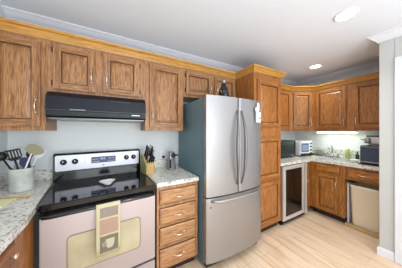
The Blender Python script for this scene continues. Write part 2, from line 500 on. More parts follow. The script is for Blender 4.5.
# base cabinets
BT = 0.874
c = thing('base_cabinet', 'oak base cabinet of four drawers between the range and the refrigerator', 'cabinet', (0.362, 1.457, 0), 0, 'oak base cabinets')
MB().box((0, 0, 0.10), (0.42, 0.615, BT), 0, 0.002).build('cabinet_body', 'dr', c)
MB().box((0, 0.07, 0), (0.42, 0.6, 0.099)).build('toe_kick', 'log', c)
for z0, z1 in ((0.705, 0.838), (0.52, 0.675), (0.325, 0.495), (0.125, 0.30)):
    drawer(c, 0.022, 0.396, z0, z1, 'dr')

# left run turning the corner towards the camera; its face looks +X
c = thing('base_cabinet', 'oak base cabinet left of the range under the L-shaped granite worktop', 'cabinet', (-0.43, 0.55, 0), 90, 'oak base cabinets')
MB().box((0, 0, 0.10), (0.86, 0.365, BT), 0, 0.002).build('cabinet_body', 'go', c)
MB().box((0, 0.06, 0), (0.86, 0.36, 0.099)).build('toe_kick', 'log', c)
o = door(c, 0.06, 0.60, 0.14, 0.68, 'lo', None)
MB().lathe([(0.0001, -0.026), (0.012, -0.022), (0.014, -0.016), (0.006, -0.008), (0.008, 0)], (0.56, -0.02, 0.64), 'y', 14).build('knob', 'pull', o)
o = drawer(c, 0.06, 0.60, 0.705, 0.845, 'lo', False)
MB().lathe([(0.0001, -0.026), (0.012, -0.022), (0.014, -0.016), (0.006, -0.008), (0.008, 0)], (0.54, -0.02, 0.79), 'y', 14).build('knob', 'pull', o)

# right run
RX = 2.99
c = thing('base_cabinet', 'oak base cabinet below the sink with a false drawer front and one door', 'cabinet', (RX, 1.455, 0), -90, 'oak base cabinets')
m = MB(); m.box((0, 0, 0.10), (0.455, 0.604, BT), 0, 0.002); m.build('cabinet_body', 'rb', c)
MB().box((0, 0.075, 0), (0.455, 0.6, 0.099)).build('toe_kick', 'log', c)
drawer(c, 0.075, 0.40, 0.735, 0.858, 'rb', False)
door(c, 0.075, 0.385, 0.125, 0.70, 'rb', ('r', 0.56))
c = thing('base_cabinet', 'oak base unit of one drawer over an open bay that holds the beige bin', 'cabinet', (RX, 0.998, 0), -90, 'oak base cabinets')
m = MB(); m.box((0, 0, 0.685), (0.415, 0.604, BT), 0, 0.002); m.box((0.398, 0, 0.051), (0.415, 0.604, 0.684))
m.build('cabinet_body', 'rb', c)
MB().box((0, 0, 0.0), (0.397, 0.03, 0.045), 0, 0.003).build('bottom_rail', 'bamboo', c)
drawer(c, 0.02, 0.385, 0.712, 0.838, 'rb', True)
c = thing('base_cabinet', 'narrow oak corner panel between the wine cooler and the sink cabinet', 'cabinet', (2.795, 1.457, 0), 0, 'oak base cabinets')
MB().box((0, 0, 0.10), (0.193, 0.02, BT), 0, 0.001).build('cabinet_body', 'rb', c)
add_pull(c, 0.06, 0.55, 0, False, 0.07)

# ------------------------------------------------------------------ worktops and granite upstands
GT, GB = 0.915, 0.8755


def slab(name, pts, label):
    o = MB().prism(pts, GB, GT, 'z', 0, False, 0.004).build(name, 'granite'); return tag(o, label, 'worktop')


slab('worktop', [(-0.798, 0.5), (-0.395, 0.5), (-0.395, 1.22), (-0.409, 1.36), (-0.476, 2.0), (-0.48, 2.073), (-0.798, 2.073)], 'speckled granite worktop left of the range, carrying the utensil crock')
slab('worktop', [(0.357, 1.43), (0.786, 1.43), (0.786, 2.073), (0.322, 2.073), (0.336, 1.8)], 'speckled granite worktop carrying the knife block beside the refrigerator')
slab('worktop', [(2.128, 1.43), (2.96, 1.43), (2.96, 0.584), (3.593, 0.584), (3.593, 2.073), (2.128, 2.073)], 'L-shaped granite worktop past the pantry with sink and toaster oven')


def upstand(a, b, label, h=0.10):
    tag(MB().box(a + (GT + 0.001,), b + (GT + h,), 0, 0.002).build('granite_upstand', 'granite'), label, 'upstand', 'granite upstands')


upstand((-0.778, 2.053), (-0.482, 2.0735), 'granite upstand on the wall behind the utensil crock')
upstand((-0.7985, 0.6), (-0.779, 2.0735), 'granite upstand on the side wall left of the utensil crock')
upstand((0.322, 2.053), (0.795, 2.0735), 'granite upstand on the wall behind the knife block')
upstand((2.13, 2.053), (3.572, 2.0735), 'granite upstand on the wall behind the microwave and toaster oven', 0.12)
upstand((3.573, 0.584), (3.5935, 2.0735), 'granite upstand on the wall behind the sink', 0.14)

# ------------------------------------------------------------------ kitchen range (local: x across, y towards wall, front at y=0)
st = thing('kitchen_range', 'freestanding black and stainless electric range under the range hood', 'range', (-0.028, 1.408, 0), 4.0)
hw = 0.372
MB().box((-hw, 0.025, 0.04), (hw, 0.60, 0.865), 0, 0.004).build('range_body', 'black_matte', st)
for x in (-0.32, 0.32):
    for y in (0.08, 0.54): MB().lathe([(0.018, 0), (0.018, 0.03), (0.01, 0.031), (0.01, 0.039)], (x, y, 0), 'z', 12).build('foot', 'black_matte', st)
m = MB(); m.box((-hw - 0.003, -0.012, 0.868), (hw + 0.003, 0.575, 0.912), 0, 0.006)
ct = m.build('cooktop', 'glass_top', st)
for x, y, r in ((-0.19, 0.16, 0.105), (0.19, 0.16, 0.08), (-0.19, 0.41, 0.08), (0.19, 0.41, 0.1)):
    MB().loft([[(x + q * math.cos(t), y + q * math.sin(t), z) for t in [2 * math.pi * k / 40 for k in range(40)]] for q, z in ((r - 0.003, 0.9119), (r - 0.003, 0.9125), (r, 0.9125), (r, 0.9119))], 0, False, False).build('burner_ring', 'burner', ct)
# oven door
OW0, OW1, OWZ0, OWZ1 = -0.235, 0.245, 0.41, 0.672
m = MB()
m.box((-hw + 0.004, -0.008, 0.265), (hw - 0.004, 0.022, 0.828), 0, 0.006)
od = m.build('oven_door', 'stove_steel', st)
ow = MB().prism(rrect(OW0, OW1, OWZ0, OWZ1, 0.03), -0.0100, -0.0079, 'y').build('window_rim', 'win_rim', od)
MB().prism(rrect(OW0 + 0.007, OW1 - 0.007, OWZ0 + 0.007, OWZ1 - 0.007, 0.026), -0.0118, -0.0101, 'y').build('window_glass', 'win', ow)
m = MB(); m.box((-hw + 0.004, -0.012, 0.829), (hw - 0.004, 0.022, 0.862), 0, 0.004); m.build('door_top_band', 'black', od)
m = MB(); m.tube([(-hw + 0.02, -0.012, 0.842), (-hw + 0.03, -0.042, 0.842), (-hw + 0.06, -0.05, 0.842), (0, -0.052, 0.842), (hw - 0.06, -0.05, 0.842), (hw - 0.03, -0.042, 0.842), (hw - 0.02, -0.012, 0.842)], 0.012, 12)
m.build('oven_handle', 'black', od)
MB().box((-hw + 0.004, -0.006, 0.05), (hw - 0.004, 0.022, 0.245), 0, 0.006).build('storage_drawer', 'stove_steel', st)
# backguard
m = MB(); m.prism([(0.575, 0.90), (0.64, 0.90), (0.64, 1.17), (0.60, 1.17), (0.585, 1.155), (0.578, 1.0)], -hw - 0.03, hw, 'x', 0, False, 0.004)
bgd = m.build('backguard', 'black', st)
m = MB(); m.prism(rrect(-hw - 0.014, hw - 0.018, 1.005, 1.152, 0.012), 0.570, 0.586, 'y'); m.build('control_panel', 'panel_steel', bgd)
for x in (-0.325, -0.238, 0.22, 0.295):
    k = MB().lathe([(0.0001, 0.538), (0.014, 0.539), (0.017, 0.543), (0.019, 0.558), (0.026, 0.560), (0.026, 0.5699)], (x, 0, 1.088), 'y', 20).build('knob', 'black', bgd)
    MB().box((x - 0.0025, 0.534, 1.088), (x + 0.0025, 0.5385, 1.104)).build('pointer', 'white', k)
dp = MB().box((-0.108, 0.565, 1.055), (0.112, 0.5699, 1.118), 0, 0.001).build('display', 'display', bgd)
m = MB()
for i in range(3): m.box((-0.03 + i * 0.016, 0.563, 1.088), (-0.02 + i * 0.016, 0.5649, 1.106))
for i in range(5): m.box((-0.098 + i * 0.013, 0.563, 1.066), (-0.090 + i * 0.013, 0.5649, 1.074)); m.box((0.04 + i * 0.013, 0.563, 1.066), (0.048 + i * 0.013, 0.5649, 1.074))
for i in range(4): m.box((-0.098 + i * 0.013, 0.563, 1.09), (-0.090 + i * 0.013, 0.5649, 1.098)); m.box((0.05 + i * 0.013, 0.563, 1.092), (0.056 + i * 0.013, 0.5649, 1.104))
m.build('digit_pattern', 'digits', dp)
MB().lathe([(0.0001, 0.568), (0.007, 0.5685), (0.007, 0.5699)], (0.0, 0, 1.028), 'y', 12).build('badge', 'burner', bgd)
for zz in (1.075, 1.105): MB().box((-0.162, 0.567, zz), (-0.156, 0.5699, zz + 0.006)).build('indicator_light', 'burner', bgd)

# spoon rest on the cooktop
m = MB()
sr = [(0.055, 0.0), (0.062, 0.015), (0.058, 0.018), (0.05, 0.006)]
rings = []
for (sx, sy, z) in ((0.02, 0.02, 0), (0.05, 0.034, 0.002), (0.066, 0.045, 0.018), (0.062, 0.041, 0.018), (0.045, 0.03, 0.006), (0.01, 0.01, 0.005)):
    ring = []
    for k in range(24):
        t = 2 * math.pi * k / 24; x = sx * math.cos(t); y = sy * math.sin(t)
        if math.sin(t) < -0.3: y -= 0.1 * (-(math.sin(t)) - 0.3) ** 1.0 * (1 if z > 0.001 else .6); x *= 0.75
        ring.append((x, y, z))
    rings.append(ring)
o = tag(m.loft(rings).build('spoon_rest', 'white'), 'small white spoon rest lying on the black cooktop', 'spoon rest')
o.location = (-0.03, 1.70, 0.9135); o.rotation_euler = (0, 0, R(5))

# dish towel hanging over the oven handle (its own grey, rose and cup patches)
tw = thing('dish_towel', 'dish towel with square patches and a white cup hanging from the oven handle', 'towel', (-0.028, 1.408, 0), 4.0)
xa, xb = -0.068, 0.084
m = MB()
prof = [(-0.068, 0.492)] + [(-0.0685 + 0.002 * math.sin(z * 30), z) for z in (0.56, 0.64, 0.72, 0.8)] + [(-0.068, 0.842), (-0.063, 0.855), (-0.052, 0.859), (-0.042, 0.853), (-0.0375, 0.842), (-0.037, 0.74)]
inner = [(y * 1 + (0.0022 if i < 6 else 0.0), z) for i, (y, z) in enumerate(prof)]
n = len(prof)
th = []
for i, (y, z) in enumerate(prof):
    a = prof[max(0, i - 1)]; b = prof[min(n - 1, i + 1)]
    ty, tz = b[0] - a[0], b[1] - a[1]; L = math.hypot(ty, tz); th.append((y + tz / L * -0.002 * -1, z - ty / L * 0.002 * 1))
out = prof + [(y, z) for y, z in th[::-1]]
bm_ = MB(); NX = 16; rings = []
for i in range(NX + 1):
    x = xa + (xb - xa) * i / NX
    rings.append([(x + 0.0, y + (0.0025 * math.sin(i * 0.9) if z < 0.8 and y < -0.055 else 0), z) for y, z in out])
bm_.loft(rings).build('towel_cloth', 'towel', tw)
yf = -0.0745
for nm, z0, z1, mm in (('grey_patch', 0.765, 0.832, 'towel_grey'), ('rose_patch', 0.645, 0.747, 'towel_rose'), ('dark_patch', 0.515, 0.628, 'towel_dark')):
    o = MB().box((xa + 0.024, yf, z0), (xb - 0.014, yf + 0.004, z1), 0, 0.0005).build(nm, mm, tw)
cupc = ((xa + xb) / 2 + 0.008, 0.565)
m = MB()
m.prism([(cupc[0] - 0.028, 0.606), (cupc[0] - 0.024, 0.562), (cupc[0] - 0.013, 0.54), (cupc[0] + 0.015, 0.54), (cupc[0] + 0.026, 0.562), (cupc[0] + 0.03, 0.606)], yf - 0.0015, yf - 0.0002, 'y')
m.lathe([(0.012, yf - 0.0015), (0.016, yf - 0.0015), (0.016, yf - 0.0002), (0.012, yf - 0.0002), (0.012, yf - 0.0015)], (cupc[0] - 0.033, 0, 0.573), 'y', 16)
m.build('cup_motif', 'towel_cream', tw)

# ------------------------------------------------------------------ range hood
hd = thing('range_hood', 'black under-cabinet range hood above the cooktop', 'hood', (0, 0, 0))
hx0, hx1 = -0.437, 0.299
m = MB(); m.prism([(2.073, 1.70), (1.685, 1.70), (1.64, 1.66), (1.632, 1.548), (2.073, 1.548)], hx0, hx1, 'x', 0, False, 0.003); m.build('hood_shell', 'hood', hd)
m = MB(); m.prism([(1.629, 1.547), (1.625, 1.506), (1.64, 1.490), (2.07, 1.490), (2.07, 1.547)], hx0 + 0.004, hx1 - 0.004, 'x', 0, False, 0.002); m.build('lower_skirt', 'hood_dark', hd)
MB().box((hx0 + 0.018, 1.63, 1.481), (hx1 - 0.018, 2.06, 1.4895), 0, 0.002).build('chrome_rim', 'steel_dark', hd)
MB().box((hx0 + 0.002, 1.6265, 1.5495), (hx1 - 0.002, 1.6315, 1.5535)).build('trim_line', 'hood_line', hd)
m = MB()
for i in range(12): m.box((0.0 + i * 0.014, 1.628, 1.64), (0.008 + i * 0.014, 1.6385, 1.652))
m.build('vent_slots', 'burner', hd)
MB().box((hx0 + 0.15, 1.620, 1.552), (hx0 + 0.25, 1.6315, 1.562), 0, 0.001).build('rocker_switch', 'steel_dark', hd)
MB().box((hx1 - 0.13, 1.6235, 1.526), (hx1 - 0.06, 1.6268, 1.536)).build('badge', 'steel', hd)

# ------------------------------------------------------------------ refrigerator
FX0, FX1 = 0.797, 1.558
fr = thing('refrigerator', 'stainless french-door refrigerator with a bottom freezer drawer, beside the pantry', 'refrigerator', (0, 0, 0))
MB().box((FX0 + 0.003, 1.375, 0.05), (FX1 - 0.003, 2.02, 1.722), 0, 0.006).build('fridge_case', 'fridge_side', fr)
MB().box((FX0 + 0.01, 1.36, 0.10), (FX1 - 0.01, 1.3745, 1.71)).build('door_gasket', 'gap', fr)
MB().box((FX0 + 0.02, 1.34, 0.03), (FX1 - 0.02, 1.374, 0.095), 0, 0.004).build('base_grille', 'black_matte', fr)
for x in (FX0 + 0.06, FX1 - 0.06):
    for y in (1.42, 1.95): MB().lathe([(0.02, 0), (0.02, 0.05)], (x, y, 0), 'z', 12).build('foot', 'black_matte', fr)
xc, hwf = (FX0 + FX1) / 2, (FX1 - FX0) / 2


def fy(x): return 1.268 + 0.034 * abs((x - xc) / hwf) ** 2.2


def fdoor(x0, x1, z0, z1, name, el, er):
    pts = []
    N = 14
    for i in range(N + 1):
        x = x0 + (x1 - x0) * i / N
        y = fy(x)
        d = min(x - x0, x1 - x)
        if d < 0.012: y += 0.006 * (1 - d / 0.012)
        pts.append((x, y))
    pts += [(x1, 1.359), (x0, 1.359)]
    m = MB(); m.prism(pts, z0, z1, 'z', 0, False)
    for f in m.bm.faces:
        if abs(f.normal.z) < 0.5: f.smooth = False
    return m.build(name, 'steel', fr)


dl = fdoor(FX0, xc - 0.004, 0.742, 1.735, 'fridge_door', 0, 0)
drr = fdoor(xc + 0.004, FX1, 0.742, 1.735, 'fridge_door', 0, 0)
fd = fdoor(FX0, FX1, 0.10, 0.728, 'freezer_drawer', 0, 0)
for par, hx, b in ((dl, xc - 0.028, -1), (drr, xc + 0.030, 1)):
    pts = []; rs = []
    for i in range(17):
        t = i / 16; z = 0.83 + (1.60 - 0.83) * t; s_ = math.sin(math.pi * t)
        pts.append((hx + b * (0.034 if b < 0 else 0.02) * s_, fy(hx) - 0.004 - 0.045 * min(1, s_ * 1.15) ** 0.7, z)); rs.append(0.007 + 0.010 * s_)
    MB().tube(pts, rs, 12).build('handle', 'steel_dark', par)
pts = []
for i in range(17):
    t = i / 16; x = FX0 + 0.05 + (FX1 - FX0 - 0.1) * t; s_ = math.sin(math.pi * t)
    pts.append((x, fy(x) - 0.002 - 0.034 * min(1, s_ * 2.5) ** 0.8, 0.700))
MB().tube(pts, 0.012, 12).build('handle', 'steel', fd)
MB().box((FX0 + 0.035, fy(FX0 + 0.035) - 0.002, 0.632), (FX0 + 0.05, fy(FX0 + 0.04) + 0.002, 0.65)).build('badge', 'steel_dark', fd)
MB().box((FX0 + 0.01, 1.33, 1.7355), (FX0 + 0.09, 1.40, 1.745), 0, 0.003).build('hinge_cover', 'steel_dark', fr)

# white clip on the right fridge door
hk = thing('magnetic_holder', 'white magnetic holder with black buttons stuck high on the refrigerator door', 'holder', (1.452, 1.2755, 1.48), 12)
m = MB(); m.box((-0.028, -0.034, 0.0), (0.034, -0.001, 0.15), 0, 0.006); m.box((-0.05, -0.03, 0.125), (-0.0, -0.004, 0.175), 0, 0.006); m.build('holder_body', 'white', hk)
MB().box((-0.008, -0.024, 0.151), (0.022, -0.006, 0.225), 0, 0.004).build('bracket', 'white', hk)
for z, r in ((0.13, 0.012), (0.05, 0.009)):
    MB().lathe([(0.0001, -0.04), (r, -0.039), (r, -0.0342)], (0.006, 0, z), 'y', 14).build('button', 'black_matte', hk)

# vase on the fridge
m = MB(); m.lathe([(0.0001, 0), (0.036, 0.0), (0.046, 0.03), (0.05, 0.075), (0.045, 0.12), (0.03, 0.16), (0.021, 0.185), (0.019, 0.20)], (0, 0, 0), 'z', 28)
v = thing('vase', 'black glazed bottle vase with a silver mouth on top of the refrigerator', 'vase', (1.125, 1.46, 1.7225)); v.scale = (1.2, 1.2, 1.04)
m.build('vase_body', 'vase', v)
MB().lathe([(0.019, 0.2005), (0.0205, 0.21), (0.019, 0.218), (0.024, 0.228), (0.022, 0.232), (0.012, 0.228), (0.01, 0.205), (0.0001, 0.203)], (0, 0, 0), 'z', 24).build('vase_mouth', 'steel', v)

# ------------------------------------------------------------------ wine cooler
wc = thing('wine_cooler', 'stainless framed wine cooler with dark glass door under the far worktop', 'wine cooler', (0, 0, 0))
MB().box((2.165, 1.455, 0.02), (2.785, 2.05, 0.868), 0, 0.003).build('cooler_case', 'black_matte', wc)
m = MB(); zb, zt = 0.07, 0.862; x0, x1 = 2.170, 2.712
m.box((x0, 1.418, zb), (x0 + 0.06, 1.453, zt), 0, 0.004); m.box((x1 - 0.045, 1.418, zb), (x1, 1.453, zt), 0, 0.004)
m.box((x0 + 0.06, 1.418, zt - 0.05), (x1 - 0.045, 1.453, zt), 0, 0.004); m.box((x0 + 0.06, 1.418, zb), (x1 - 0.045, 1.453, zb + 0.05), 0, 0.004)
cd = m.build('door_frame', 'steel_light', wc)
MB().box((x0 + 0.0605, 1.43, zb + 0.0505), (x1 - 0.0455, 1.45, zt - 0.0505)).build('glass_pane', 'cooler_glass', cd)
MB().box((2.742, 1.41, 0.05), (2.785, 1.4545, 0.866), 0, 0.003).build('side_trim', 'steel_light', wc)
m = MB(); m.box((2.17, 1.46, 0.0), (2.78, 1.50, 0.0195)); m.box((2.168, 1.43, 0.025), (2.70, 1.4545, 0.0645), 0, 0.003)
m.build('toe_grille', 'black_matte', wc)

# ------------------------------------------------------------------ things on the worktops
ZC = GT + 0.0005
m = MB(); m.lathe([(0.0001, 0), (0.066, 0), (0.07, 0.006), (0.071, 0.17), (0.073, 0.178), (0.069, 0.178), (0.065, 0.17), (0.064, 0.012), (0.0001, 0.01)], (0, 0, 0), 'z', 36)
CX, CY = -0.615, 1.80
o = tag(m.build('utensil_crock', 'crock'), 'mottled white ceramic crock full of cooking utensils beside the range', 'crock'); o.location = (CX, CY, ZC)


def utensil(name, label, base, tip, head, mats, r=0.005, hm=None):
    base = Vector(base); tip = Vector(tip); ax = (tip - base).normalized()
    t = thing(name, label, 'utensil', tuple(base)); tl = tip - base
    MB().tube([(0, 0, 0), tuple(tl * 0.5), tuple(tl)], [r, r, r * 0.8], 8).build('shaft', mats, t)
    side = Vector((1, 0, 0)); side = (side - ax * side.dot(ax)).normalized(); nrm = ax.cross(side).normalized()
    m = MB(); hm = hm or mats

    def plate(outline, th=0.003):
        n_ = bmesh.new()
        lo = [n_.verts.new(tl + side * a + ax * b - nrm * th / 2) for a, b in outline]
        hi = [n_.verts.new(tl + side * a + ax * b + nrm * th / 2) for a, b in outline]
        n_.faces.new(lo[::-1]); n_.faces.new(hi)
        for i in range(len(lo)):
            j = (i + 1) % len(lo); n_.faces.new((lo[i], lo[j], hi[j], hi[i]))
        bmesh.ops.recalc_face_normals(n_, faces=n_.faces[:]); m._merge(n_, 0)
    if head == 'slotted':
        W, H = 0.047, 0.07
        plate([(-0.02, -0.005), (0.02, -0.005), (W, 0.02), (-W, 0.02)])
        for i in range(6):
            a = -W + i * (2 * W - 0.008) / 5; plate([(a, 0.0199), (a + 0.008, 0.0199), (a + 0.008, H), (a, H)])
        plate([(-W, H), (W, H), (W - 0.004, H + 0.012), (-W + 0.004, H + 0.012)])
    elif head == 'spatula':
        plate([(-0.012, -0.008), (0.018, -0.012), (0.06, 0.008), (0.072, 0.03), (0.045, 0.06), (0.0, 0.078), (-0.036, 0.07), (-0.05, 0.028)], 0.004)
    elif head == 'turner':
        plate([(-0.01, -0.005), (0.01, -0.005), (0.03, 0.02), (0.034, 0.075), (-0.034, 0.075), (-0.03, 0.02)], 0.003)
    elif head == 'spoon':
        rings = []
        for z, s_ in ((0, 0.3), (0.012, 0.75), (0.03, 1.0), (0.05, 0.9), (0.064, 0.5), (0.068, 0.1)):
            rings.append([tuple(tl + ax * z + side * 0.024 * s_ * math.cos(a) + nrm * (0.007 * s_ * math.sin(a))) for a in [2 * math.pi * k / 14 for k in range(14)]])
        m.loft(rings)
    elif head == 'ladle':
        c_ = tl + ax * 0.03
        rings = []
        for i in range(7):
            ph = math.pi * i / 6; rings.append([tuple(c_ + ax * (-0.035 * math.cos(ph)) + (side * math.cos(a) + nrm * math.sin(a)) * max(0.0005, 0.035 * math.sin(ph))) for a in [2 * math.pi * k / 16 for k in range(16)]])
        m.loft(rings)
    if head != 'none': m.build('head', hm, t)
    return t


zb_ = ZC + 0.0135
utensil('slotted_turner', 'black slotted turner leaning over the rim of the utensil crock', (CX + 0.01, CY + 0.01, zb_), (-0.655, 1.80, 1.16), 'slotted', 'black_matte', 0.008)
utensil('ladle', 'black ladle leaning furthest towards the side wall out of the crock', (CX + 0.03, CY - 0.02, zb_), (-0.715, 1.80, 1.165), 'ladle', 'black_matte', 0.007)
utensil('spatula', 'broad olive spatula with a white handle rising highest from the crock', (CX - 0.03, CY + 0.0, zb_), (-0.555, 1.78, 1.205), 'spatula', 'white', 0.006, 'olive')
utensil('turner', 'narrow white turner in the crock, leaning towards the range', (CX - 0.02, CY + 0.03, zb_), (-0.538, 1.83, 1.165), 'turner', 'white', 0.005)
utensil('turner', 'dark purple turner standing upright in the middle of the crock', (CX, CY - 0.03, zb_), (-0.60, 1.79, 1.10), 'turner', 'purple', 0.006)
utensil('serving_spoon', 'black spoon standing between the olive spatula and the purple spoon', (CX + 0.02, CY + 0.04, zb_), (-0.588, 1.85, 1.16), 'spoon', 'black_matte', 0.009)
utensil('tool_handle', 'red-handled tool barely showing over the crock rim', (CX + 0.04, CY + 0.01, zb_), (-0.572, 1.815, 1.10), 'none', 'red', 0.008)
utensil('serving_spoon', 'steel spoon handle sticking up against the near rim of the crock', (CX - 0.02, CY - 0.045, zb_), (-0.64, 1.765, 1.125), 'none', 'steel', 0.008)

# cutting board and wooden spoon
o = tag(MB().prism(rrect(-0.11, 0.11, -0.07, 0.07, 0.015), 0, 0.009, 'z').build('cutting_board', 'pale_board'), 'pale yellow-green cutting board lying flat in front of the crock', 'cutting board')
o.location = (-0.68, 1.53, ZC); o.rotation_euler = (0, 0, R(-10))
m = MB(); m.tube([(-0.16, 0, 0.007), (0.0, 0, 0.007), (0.07, 0, 0.008)], [0.006, 0.006, 0.007], 10)
m.tube([(0.065, 0, 0.0085), (0.08, 0, 0.0085), (0.10, 0, 0.0085), (0.12, 0, 0.0085), (0.13, 0, 0.0085)], [0.008, 0.018, 0.023, 0.018, 0.005], 14, 0, 0.36)
o = tag(m.build('wooden_spoon', 'bamboo'), 'wooden spoon lying on the worktop in front of the utensil crock', 'spoon')
o.location = (-0.62, 1.624, ZC + 0.0002); o.rotation_euler = (0, 0, R(-14))

# knife block
kb = thing('knife_block', 'wooden knife block full of black-handled knives beside the range', 'knife block', (0.362, 1.84, ZC), 14)
m = MB(); m.prism([(-0.065, 0), (0.075, 0), (0.075, 0.205), (0.05, 0.21), (-0.065, 0.10)], -0.048, 0.048, 'x', 0, False, 0.003)
body = m.build('block_body', 'bamboo', kb)
MB().prism([(-0.063, 0.002), (0.073, 0.002), (0.073, 0.202), (0.05, 0.206), (-0.063, 0.098)], -0.0545, -0.0485, 'x').build('side_panel', 'green_wood', kb)
sl = Vector((0, 0.115, 0.11)).normalized(); up = Vector((0, -sl.z, sl.y))
for ci, x in enumerate((-0.034, -0.012, 0.012, 0.034)):
    for ri, s_ in enumerate((0.03, 0.075, 0.12)):
        b0 = Vector((x, -0.065, 0.10)) + sl * s_ + up * 0.009
        L = (0.085, 0.13, 0.135)[ri] - (0.02 if ci % 2 else 0)
        d = (up * 0.75 + Vector((0, 0, 1)) * 0.5).normalized()
        kn = tag(MB().tube([tuple(b0), tuple(b0 + d * 0.015), tuple(b0 + d * L * 0.6), tuple(b0 + d * L)], [0.006, 0.0085, 0.0075, 0.009], 8, 0, 1.5).build('knife', 'black_matte' if (ci + ri) % 4 else 'steel'),
                 'knife pushed into the wooden knife block, only its handle showing', 'knife', 'knives in the knife block')
        kn.matrix_world = Matrix.Translation((0.362, 1.84, ZC)) @ Matrix.Rotation(R(14), 4, 'Z')
        kn['label'] = 'knife pushed into the wooden knife block by the range, only its handle showing'

# can opener
co = thing('can_opener', 'silver electric can opener with a black lever, between knife block and refrigerator', 'can opener', (0.652, 1.90, ZC), 10)
m = MB(); m.loft([[(x * s_, y * s_, z) for x, y in rrect(-0.05, 0.05, -0.045, 0.045, 0.02)] for s_, z in ((1.05, 0), (1.05, 0.012), (0.9, 0.03), (0.78, 0.12), (0.7, 0.2), (0.55, 0.215))]); m.build('opener_body', 'steel', co)
m = MB(); m.lathe([(0.0001, -0.065), (0.024, -0.06), (0.028, -0.05), (0.024, -0.036)], (0.0, 0, 0.175), 'y', 20); m.tube([(0.02, -0.052, 0.18), (0.06, -0.052, 0.172)], 0.009, 8); m.build('lever', 'black_matte', co)
MB().box((-0.048, -0.052, 0.02), (-0.03, -0.036, 0.13), 0, 0.004).build('side_grip', 'black_matte', co)

# wall outlet with plug
ol = thing('wall_outlet', 'white wall outlet with a black plug, between knife block and can opener', 'outlet', (0.592, WALL_Y, 1.075))
MB().box((-0.036, -0.007, -0.057), (0.036, -0.0005, 0.057), 0, 0.002).build('cover_plate', 'white', ol)
MB().box((-0.016, -0.009, 0.01), (0.016, -0.007, 0.04), 0, 0.001).build('socket', 'trim', ol)
MB().box((-0.014, -0.035, -0.042), (0.022, -0.0072, -0.012), 0, 0.005).build('plug', 'black_matte', ol)

# microwave
mw = thing('microwave', 'black microwave with a smoked glass door beside the white toaster oven', 'microwave', (2.43, 1.68, ZC))
m = MB(); m.box((0, 0.012, 0.012), (0.50, 0.36, 0.30), 0, 0.004)
for x in (0.04, 0.46):
    for y in (0.05, 0.32): m.box((x - 0.015, y - 0.015, 0), (x + 0.015, y + 0.015, 0.013))
m.build('microwave_case', 'black_matte', mw)
MB().box((0.002, 0, 0.016), (0.498, 0.0115, 0.298), 0, 0.003).build('glass_door', 'smoked', mw)
MB().box((0.47, -0.012, 0.04), (0.484, -0.0005, 0.27), 0, 0.004).build('door_handle', 'steel_dark', mw)

# toaster oven
to = thing('toaster_oven', 'white toaster oven with a blue-tinted window in the corner of the worktop', 'toaster oven', (3.015, 1.64, ZC), -12)
m = MB(); m.box((0, 0.0, 0.018), (0.30, 0.24, 0.285), 0, 0.012)
m.build('oven_case', 'white', to)
m = MB()
for x in (0.03, 0.27):
    for y in (0.03, 0.21): MB().lathe([(0.014, 0), (0.014, 0.019)], (x, y, 0), 'z', 12).build('foot', 'black_matte', to)
o = MB().box((0.02, -0.006, 0.085), (0.20, -0.0003, 0.245), 0, 0.004).build('oven_window', 'toaster_glass', to)
m = MB()
for z in (0.12, 0.155, 0.19): m.box((0.035, -0.008, z), (0.19, -0.0062, z + 0.008))
m.build('rack_bars', 'white', o)
MB().box((0.0, -0.02, 0.02), (0.30, -0.0003, 0.058), 0, 0.004).build('crumb_tray', 'black_matte', to)
for z in (0.06, 0.12, 0.18, 0.24):
    MB().lathe([(0.0001, -0.016), (0.014, -0.014), (0.018, -0.0003)], (0.25, 0, z), 'y', 16).build('knob', 'black_matte', to)

# sink and faucet
sk = thing('sink', 'stainless sink set into the granite worktop below the light strip', 'sink', (3.26, 1.22, GT))
m = MB()
rg = [(a, b) for a, b in rrect(-0.19, 0.19, -0.2, 0.2, 0.04)]
def sc(s_, z): return [(x * s_, y * s_, z) for x, y in rg]
m.loft([sc(1.0, 0.0005), sc(1.0, 0.004), sc(0.93, 0.004), sc(0.92, 0.0012), sc(0.2, 0.0008)]); m.build('sink_basin', 'steel', sk)
MB().lathe([(0.025, 0.0013), (0.03, 0.003), (0.0001, 0.004)], (0, 0, 0), 'z', 20).build('drain', 'steel_dark', sk)
fc = thing('faucet', 'chrome two-handle kitchen faucet standing behind the sink', 'faucet', (3.50, 1.345, GT))
m = MB(); m.box((-0.025, -0.11, 0.0005), (0.025, 0.11, 0.014), 0, 0.005)
m.tube([(0, 0, 0.012), (0, 0, 0.16), (-0.012, 0, 0.19), (-0.05, 0, 0.205), (-0.1, 0, 0.195), (-0.12, 0, 0.165), (-0.122, 0, 0.14)], [0.014, 0.012, 0.011, 0.011, 0.011, 0.011, 0.012], 12)
m.build('spout', 'chrome', fc)
for y in (-0.085, 0.085):
    m = MB(); m.lathe([(0.018, 0.013), (0.016, 0.04), (0.012, 0.055), (0.02, 0.06), (0.018, 0.07), (0.0001, 0.072)], (0, y, 0), 'z', 16); m.tube([(0, y, 0.062), (-0.04, y * 1.3, 0.075)], 0.005, 8); m.build('handle', 'chrome', fc)
m = MB(); m.lathe([(0.0001, 0), (0.028, 0), (0.031, 0.01), (0.033, 0.15), (0.030, 0.172), (0.014, 0.176), (0.014, 0.188), (0.0001, 0.19)], (0, 0, 0), 'z', 20)
o = tag(m.build('soap_bottle', 'green'), 'green dish soap bottle behind the sink, nearer the coffee maker', 'bottle'); o.location = (3.50, 1.135, ZC)
m = MB(); m.lathe([(0.0001, 0), (0.022, 0), (0.025, 0.008), (0.025, 0.08), (0.01, 0.105), (0.009, 0.14), (0.0001, 0.141)], (0, 0, 0), 'z', 18)
o = tag(m.build('glass_bottle', 'bottle_dark'), 'small dark green bottle beside the coffee maker', 'bottle'); o.location = (3.47, 1.0, ZC)
